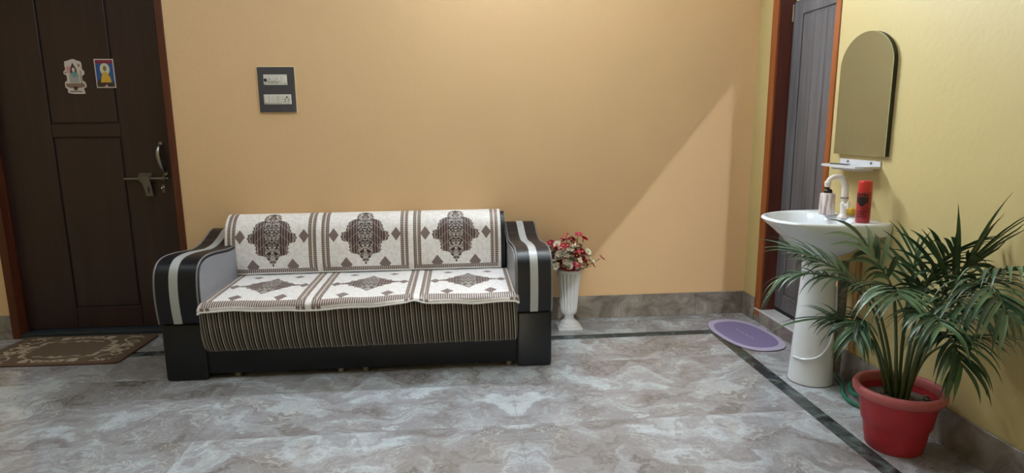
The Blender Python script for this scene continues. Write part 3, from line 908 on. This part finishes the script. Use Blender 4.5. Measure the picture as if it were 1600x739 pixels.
rings.append(ring(bm, [min(r - .022, i) for r, i in zip(RD, IN)], RZ_ - .008))
rings.append(ring(bm, [min(r - .03, i * .93) for r, i in zip(RD, IN)], RZ_ - .045))
rings.append(ring(bm, [i * .72 for i in IN], RZ_ - .095))
rings.append(ring(bm, [i * .40 for i in IN], RZ_ - .118))
rings.append(ring(bm, [i * .10 for i in IN], RZ_ - .124))
for A, B in zip(rings, rings[1:]):
    for k in range(NA): bm.faces.new((A[k], A[(k + 1) % NA], B[(k + 1) % NA], B[k]))
bm.faces.new(rings[0][::-1]); bm.faces.new(rings[-1])
smooth_angle(obj('bowl', bm, 'ceramic', wb), 55)
ped = obj('pedestal', lathe([(.108, 0), (.108, .012), (.104, .03), (.096, .20), (.086, .40), (.078, .56), (.080, .64), (.088, .70)], 40, (-.178, 0), cap1=True), 'ceramic', wb); smooth_angle(ped, 50)
obj('seam', lathe([(.110, .0), (.110, .004), (.107, .004)], 40, (-.178, 0)), 'dsteel', ped)
# overflow holes on the inner wall by the near side
ovh = obj('overflow_hole', lathe([(.0075, 0), (.0075, .002), (.001, .002)], 14), 'swblack', wb); ovh.location = (-.150, -.196, RZ_ - .020); ovh.rotation_euler = (R_(-62), 0, 0)
obj('drain_cup', lathe([(.020, RZ_ - .1235), (.020, RZ_ - .1205), (.012, RZ_ - .121)], 18, (-.255, 0), cap1=True), 'chrome', wb)
# white supply hose looping in front of the pedestal
hz = catmull([(-.178 + rr_ * math.cos(R_(a_)), rr_ * math.sin(R_(a_)), z_) for a_, z_, rr_ in
              ((-30, .50, .086), (-48, .36, .094), (-72, .235, .100), (-102, .165, .1035), (-138, .138, .105), (-176, .132, .105))], 8)
obj('supply_hose', tube(hz, .0055, 8), 'ceramic', wb)
# corrugated waste pipe
pts, rad = [], []
for k in range(90):
    t = k / 89; pts.append((-.056 + .006 * math.sin(t * 3), -.012, .62 - .58 * t)); rad.append(.021 + (.0035 if k % 2 else 0))
obj('waste_pipe', tube(pts, rad, 12), 'pipe', wb)
obj('wall_pipe', tube([(-.016, -.065, .64), (-.016, -.065, .19), (-.016, -.075, .165)], .012, 10), 'bpipe', wb)

# tap
tp = thing('basin_tap', 'white plastic swan-neck tap standing on the wash basin', 'tap', (XR - .085, by0 - .015, RZ_))
smooth_angle(obj('base_flange', lathe([(.027, 0), (.026, .006), (.018, .012), (.014, .024), (.0145, .05), (.0165, .056), (.0165, .070), (.013, .074), (.012, .09)], 24, cap1=True), 'plastic', tp))
sp_ = catmull([(0, 0, .085), (0, 0, .135), (-.003, 0, .160), (-.020, 0, .192), (-.050, .003, .199), (-.078, .005, .188), (-.088, .005, .172)], 8)
smooth_angle(obj('swan_neck', tube(sp_, [.0165 - .006 * i / (len(sp_) - 1) for i in range(len(sp_))], 14), 'plastic', tp), 60)
smooth_angle(obj('nozzle', lathe([(.012, .150), (.0145, .156), (.0145, .174), (.011, .178)], 18, (-.088, .005), cap1=True), 'plastic', tp))
obj('collar', lathe([(.0175, .092), (.0185, .096), (.0175, .100)], 20, cap0=True, cap1=True), 'steel', tp)
hd2 = obj('tap_handle', tube([(.0, -.012, .063), (0, -.032, .063)], .008, 10), 'plastic', tp)
obj('handle_bar', tube([(0, -.032, .048), (0, -.032, .080)], .006, 8), 'plastic', hd2)

# soap dispenser
sd = thing('soap_dispenser', 'white streaked soap dispenser with black pump on the wash basin', 'dispenser', (XR - .112, by0 + .080, RZ_ + .003))
smooth_angle(obj('bottle', lathe([(.034, 0), (.036, .004), (.036, .100), (.033, .106), (.012, .109)], 28, cap1=True), 'jar', sd))
smooth_angle(obj('pump_collar', lathe([(.020, .108), (.020, .118), (.015, .126), (.006, .129), (.005, .136)], 18, cap1=True), 'pump', sd))
obj('pump_head', tube([(.008, 0, .138), (-.020, 0, .137)], .006, 8), 'pump', sd)

# spray can
sc = thing('spray_can', 'red spray can with black print standing on the wash basin', 'can', (XR - .105, by0 - .190, RZ_ + .003))
smooth_angle(obj('can_body', lathe([(.028, 0), (.030, .004), (.030, .138), (.0285, .143)], 32, cap1=True), 'can', sc))
smooth_angle(obj('cap', lathe([(.0295, .142), (.0300, .146), (.0295, .186), (.0265, .192), (.001, .193)], 32), 'cap', sc))
def canprint(a0, a1, z0, z1, name='print_mark'):
    bm = bmesh.new(); n = 6; c = R_(215)
    A = [bm.verts.new((.0304 * math.cos(c + a0 + (a1 - a0) * k / n), .0304 * math.sin(c + a0 + (a1 - a0) * k / n), z)) for z in (z0, z1) for k in range(n + 1)]
    for k in range(n): bm.faces.new((A[k], A[k + 1], A[n + 2 + k], A[n + 1 + k]))
    obj(name, bm, 'ink', sc)
canprint(-.85, .95, .092, .120, 'dark_print_block')
for k in range(5): canprint(-.80 + .36 * k, -.56 + .36 * k, .122, .135)
canprint(-.45, .55, .084, .094); canprint(-.2, .35, .077, .086)
for k in range(3): canprint(-.7, .75 - .25 * k, .052 - k * .012, .0545 - k * .012)

# yellow soap behind the tap
so = thing('soap_bar', 'small yellow soap bar behind the white tap', 'soap', (XR - .030, by0 + .012, RZ_ + .003))
obj('soap_body', box(-.018, .018, -.03, .03, .004, .040, .010, 3), 'yellow', so)
obj('soap_dish', box(-.022, .022, -.036, .036, 0, .005, .002, 1), 'plastic', so)

# shelf under the mirror
sh = thing('wall_shelf', 'frosted shelf with chrome pins under the arched mirror', 'shelf', (XR, 2.846, 1.085))
pl = [(-.001, -.150), (-.090, -.152), (-.116, -.130), (-.128, -.04), (-.128, .05), (-.116, .138), (-.090, .160), (-.001, .158)]
obj('shelf_board', prism(pl, 'z', 0, .010), 'acrylic', sh)
obj('back_rail', box(-.006, 0, -.150, .158, .008, .034, .002, 1), 'acrylic', sh)
obj('lower_lip', prism([(-.010, -.11), (-.078, -.10), (-.098, 0), (-.078, .11), (-.010, .12)], 'z', -.014, 0), 'acrylic', sh)
for y in (-.085, .09): 
    q = obj('screw', lathe([(.007, 0), (.006, .004), (.001, .006)], 12), 'dsteel', sh); q.rotation_euler = (0, R_(-90), 0); q.location = (-.0055, y, .022)
cb_ = thing('comb', 'black comb lying on the shelf under the mirror', 'comb', (XR - .080, 2.895, 1.0952), R_(100))
obj('spine', box(-.055, .055, -.004, .003, 0, .005, .001, 1), 'pump', cb_)
bm = bmesh.new()
for k in range(26): box(-.053 + k * .0041, -.0510 + k * .0041, -.018, -.003, .001, .004, bm=bm)
te = obj('teeth', bm, 'pump', cb_); te['kind'] = 'stuff'

# mirror
mr = thing('wall_mirror', 'arched frameless mirror above the wash basin', 'mirror', (XR, 2.842, 1.142))
hw = .190
arch = [(-hw, 0), (hw, 0)] + [(hw * math.cos(a), .418 + .158 * math.sin(a)) for a in [math.pi * k / 28 for k in range(29)]]
arch = arch[:2] + arch[2:]
obj('backing_board', prism([(y * .995, .002 + z * .995) for y, z in arch], 'x', -.020, 0), 'medge', mr)
obj('mirror_glass', prism(arch, 'x', -.025, -.0202), 'mirror', mr)
mr.rotation_euler = (0, 0, 0)

# green hose on the floor behind the pedestal
gh = catmull([(1.925, 2.90, .012), (1.905, 2.80, .012), (1.86, 2.70, .012), (1.815, 2.62, .012), (1.80, 2.53, .012), (1.84, 2.46, .012), (1.895, 2.50, .012), (1.92, 2.60, .012),
              (1.915, 2.70, .030), (1.87, 2.66, .032), (1.84, 2.58, .032), (1.87, 2.50, .032), (1.905, 2.42, .012), (1.915, 2.33, .010)], 8)
tag(obj('garden_hose', tube(gh, .009, 8), 'hose'), 'green hose coiled on the floor behind the red pot', 'hose')

# ================================================================== PALM IN A RED POT
PX, PY = 1.738, 2.172
pm = thing('potted_palm', 'green areca palm in a red plastic pot by the yellow wall', 'plant', (PX, PY, 0))
smooth_angle(obj('pot', lathe([(.098, 0), (.104, .006), (.112, .055), (.116, .095), (.121, .105), (.126, .112), (.133, .16), (.140, .205), (.146, .226),
                               (.140, .226), (.132, .19), (.120, .10)], 64), 'pot', pm), 45)
smooth_angle(obj('pot_rim', lathe([(.141, .222), (.150, .218), (.158, .222), (.165, .234), (.166, .250), (.160, .260), (.150, .262), (.142, .256), (.138, .235), (.138, .225)], 64, cap0=False), 'potrim', pm), 60)
bm = lathe([(.136, .196), (.10, .202), (.05, .206), (.01, .207)], 40, cap0=False, cap1=True)
obj('soil', bm, 'soil', pm, True)
rng = random.Random(2)
for k in range(16):
    a = rng.uniform(0, 6.28); r = rng.uniform(.05, .12)
    b = box(-.5, .5, -.5, .5, -.5, .5, .22, 2); s_ = rng.uniform(.012, .026)
    bmesh.ops.scale(b, verts=b.verts, vec=(s_, s_ * rng.uniform(.6, 1), s_ * .6))
    o = obj('soil_clod', b, 'soil', pm); o.location = (r * math.cos(a), r * math.sin(a), .206); o.rotation_euler = (rng.uniform(-.4, .4), 0, a)

FRONDS = [
   ([(1.735, 2.209, 0.222), (1.725, 2.27, 0.392), (1.7, 2.327, 0.54), (1.61, 2.362, 0.638), (1.52, 2.448, 0.659), (1.43, 2.506, 0.636), (1.38, 2.535, 0.563)], 34, 0.15, 0.40, 'd'),
   ([(1.745, 2.204, 0.218), (1.74, 2.275, 0.417), (1.7, 2.319, 0.57), (1.62, 2.38, 0.661), (1.54, 2.442, 0.716), (1.46, 2.507, 0.749)], 30, 0.20, 0.45, 's'),
   ([(1.72, 2.216, 0.225), (1.7, 2.27, 0.365), (1.66, 2.325, 0.445), (1.61, 2.369, 0.474), (1.57, 2.41, 0.474)], 7, 0.24, 0.72, 's'),
   ([(1.73, 2.178, 0.231), (1.71, 2.186, 0.476), (1.68, 2.188, 0.647), (1.65, 2.234, 0.74), (1.62, 2.29, 0.815)], 9, 0.20, 0.55, 'w'),
   ([(1.72, 2.158, 0.235), (1.69, 2.157, 0.461), (1.65, 2.137, 0.624), (1.6, 2.075, 0.688), (1.54, 1.985, 0.714), (1.49, 1.904, 0.706)], 28, 0.19, 0.50, 'd'),
   ([(1.75, 2.186, 0.231), (1.76, 2.212, 0.492), (1.77, 2.21, 0.678), (1.78, 2.213, 0.8)], 14, 0.17, 0.45, 'u'),
   ([(1.76, 2.182, 0.233), (1.77, 2.177, 0.477), (1.78, 2.15, 0.667), (1.77, 2.076, 0.79), (1.75, 1.978, 0.849)], 18, 0.17, 0.45, 'u'),
   ([(1.76, 2.167, 0.234), (1.77, 2.124, 0.469), (1.79, 2.083, 0.635), (1.8, 2.029, 0.742), (1.81, 1.98, 0.81)], 14, 0.30, 0.52, 'f'),
   ([(1.755, 2.154, 0.24), (1.76, 2.099, 0.492), (1.75, 1.976, 0.679), (1.74, 1.846, 0.793), (1.71, 1.704, 0.849)], 18, 0.17, 0.45, 'd'),
   ([(1.74, 2.135, 0.244), (1.73, 2.065, 0.518), (1.71, 1.946, 0.705), (1.67, 1.792, 0.787), (1.63, 1.681, 0.781), (1.6, 1.607, 0.736)], 22, 0.18, 0.42, 'd'),
   ([(1.77, 2.167, 0.239), (1.79, 2.117, 0.471), (1.81, 2.035, 0.604), (1.83, 1.938, 0.657), (1.84, 1.845, 0.652)], 16, 0.15, 0.45, 'd'),
   ([(1.73, 2.126, 0.244), (1.72, 2.073, 0.439), (1.69, 1.958, 0.556), (1.66, 1.851, 0.56), (1.64, 1.784, 0.497)], 20, 0.15, 0.45, 'd'),
   ([(1.76, 2.164, 0.235), (1.77, 2.098, 0.401), (1.79, 1.997, 0.507), (1.79, 1.918, 0.549)], 5, 0.20, 0.85, 'd'),
   ([(1.72, 2.136, 0.239), (1.68, 2.069, 0.468), (1.62, 1.95, 0.621), (1.55, 1.818, 0.672), (1.5, 1.723, 0.662)], 20, 0.15, 0.45, 'd'),
   ([(1.77, 2.216, 0.228), (1.8, 2.252, 0.477), (1.83, 2.228, 0.658), (1.84, 2.125, 0.722)], 14, 0.16, 0.45, 'u'),
   ([(1.72, 2.185, 0.222), (1.69, 2.238, 0.378), (1.64, 2.273, 0.49), (1.59, 2.257, 0.497), (1.55, 2.215, 0.451)], 18, 0.14, 0.45, 'd'),
   ([(1.74, 2.156, 0.24), (1.73, 2.102, 0.479), (1.7, 1.998, 0.639), (1.65, 1.848, 0.708), (1.61, 1.733, 0.679)], 13, 0.15, 0.45, 'd'),
]
UP = Vector((0, 0, 1)); rng = random.Random(7)
def leaflet(p, d, nrm, L, W, sag, mat, parent, join=None):
    """Folded strip leaf from p along d, bending down by sag."""
    n = 7; bm = bmesh.new(); rows = []
    pos = p.copy(); dr_ = d.copy(); st_ = L / n
    for k in range(n + 1):
        t = k / n
        wd = W * (math.sin(math.pi * min(1, .12 + t * .9)) ** .7) * (1 - t ** 4) + .0006
        s = dr_.cross(nrm).normalized() if abs(dr_.dot(nrm)) < .98 else dr_.orthogonal().normalized()
        u_ = s.cross(dr_).normalized()
        row = [pos - s * wd + u_ * wd * .35, pos, pos + s * wd + u_ * wd * .35]
        for q in row: q.x = min(q.x, XR - PX - .010); q.z = max(q.z, .03)
        rows.append([bm.verts.new(q) for q in row])
        pos = pos + dr_ * st_
        dr_ = (dr_ + Vector((0, 0, -1)) * sag * (.35 + 1.3 * t) / n).normalized()
    for A, B in zip(rows, rows[1:]):
        for j in range(2): bm.faces.new((A[j], A[j + 1], B[j + 1], B[j]))
    return obj('leaflet', bm, mat, parent, True) if join is None else join.append(bm)
for fi, (P, n, L, s0, typ) in enumerate(FRONDS):
    P = [Vector(p) - Vector((PX, PY, 0)) for p in P]; P[0].z = .20
    C = catmull(P, 10); N = len(C) - 1
    fr = obj('frond_stem', tube(C, [.0062 * (1 - .78 * (i / N)) + .0008 for i in range(N + 1)], 7), 'stem', pm, True)
    for k in range(n):
        t = s0 + (1 - s0) * (k + .5) / n
        i = min(N - 1, int(t * N)); q = C[i].lerp(C[i + 1], t * N - i)
        T = (C[min(i + 2, N)] - C[max(i - 1, 0)]).normalized()
        side = T.cross(UP)
        side = side.normalized() if side.length > .15 else Vector((0, 1, 0))
        sgn = 1 if k % 2 else -1
        r_ = (t - s0) / (1 - s0)
        alpha = R_((48 - 40 * r_ if typ == 'f' else 62 - 36 * r_) + rng.uniform(-6, 6))
        nrm = side.cross(T).normalized()
        if nrm.z < 0: nrm = -nrm
        lift = {'d': .10, 's': .05, 'u': .30, 'w': .15, 'f': .12}[typ]
        d = (T * math.cos(alpha) + side * sgn * math.sin(alpha) + nrm * (lift + rng.uniform(-.06, .12))).normalized()
        sag = {'d': 2.1, 's': .6, 'u': .85, 'w': 1.6, 'f': .75}[typ] * rng.uniform(.8, 1.2)
        l = L * (.62 + .6 * math.sin(math.pi * (.15 + .72 * r_))) * rng.uniform(.88, 1.12)
        W = {'d': .0070, 's': .0080, 'u': .0072, 'w': .014, 'f': .0085}[typ] * rng.uniform(.85, 1.15)
        mat = rng.choice(('leaf_a', 'leaf_b', 'leaf_b', 'leaf_a', 'leaf_c' if typ in 'dw' else 'leaf_b'))
        leaflet(q, d, nrm, l, W, sag, mat, fr)
# small inner leaflets, too many to tell apart
inner = []
for q in range(270):
    P, n, L, s0, typ = FRONDS[rng.randrange(len(FRONDS))]
    P = [Vector(p) - Vector((PX, PY, 0)) for p in P]
    C = catmull(P, 10); N = len(C) - 1
    t = rng.uniform(max(.38, s0 - .1), .95); i = min(N - 1, int(t * N)); p = C[i]
    T = (C[i + 1] - C[max(i - 1, 0)]).normalized(); side = T.cross(UP)
    side = side.normalized() if side.length > .15 else Vector((0, 1, 0))
    nrm = side.cross(T).normalized(); nrm = -nrm if nrm.z < 0 else nrm
    a = R_(rng.uniform(25, 70)); sg = rng.choice((-1, 1))
    leaflet(p, (T * math.cos(a) + side * sg * math.sin(a) + nrm * rng.uniform(-.1, .25)).normalized(), nrm, rng.uniform(.09, .17), .0062, 1.9, None, None, inner)
bm = bmesh.new()
for b in inner:
    me = bpy.data.meshes.new('t'); b.to_mesh(me); b.free(); bm.from_mesh(me); bpy.data.meshes.remove(me)
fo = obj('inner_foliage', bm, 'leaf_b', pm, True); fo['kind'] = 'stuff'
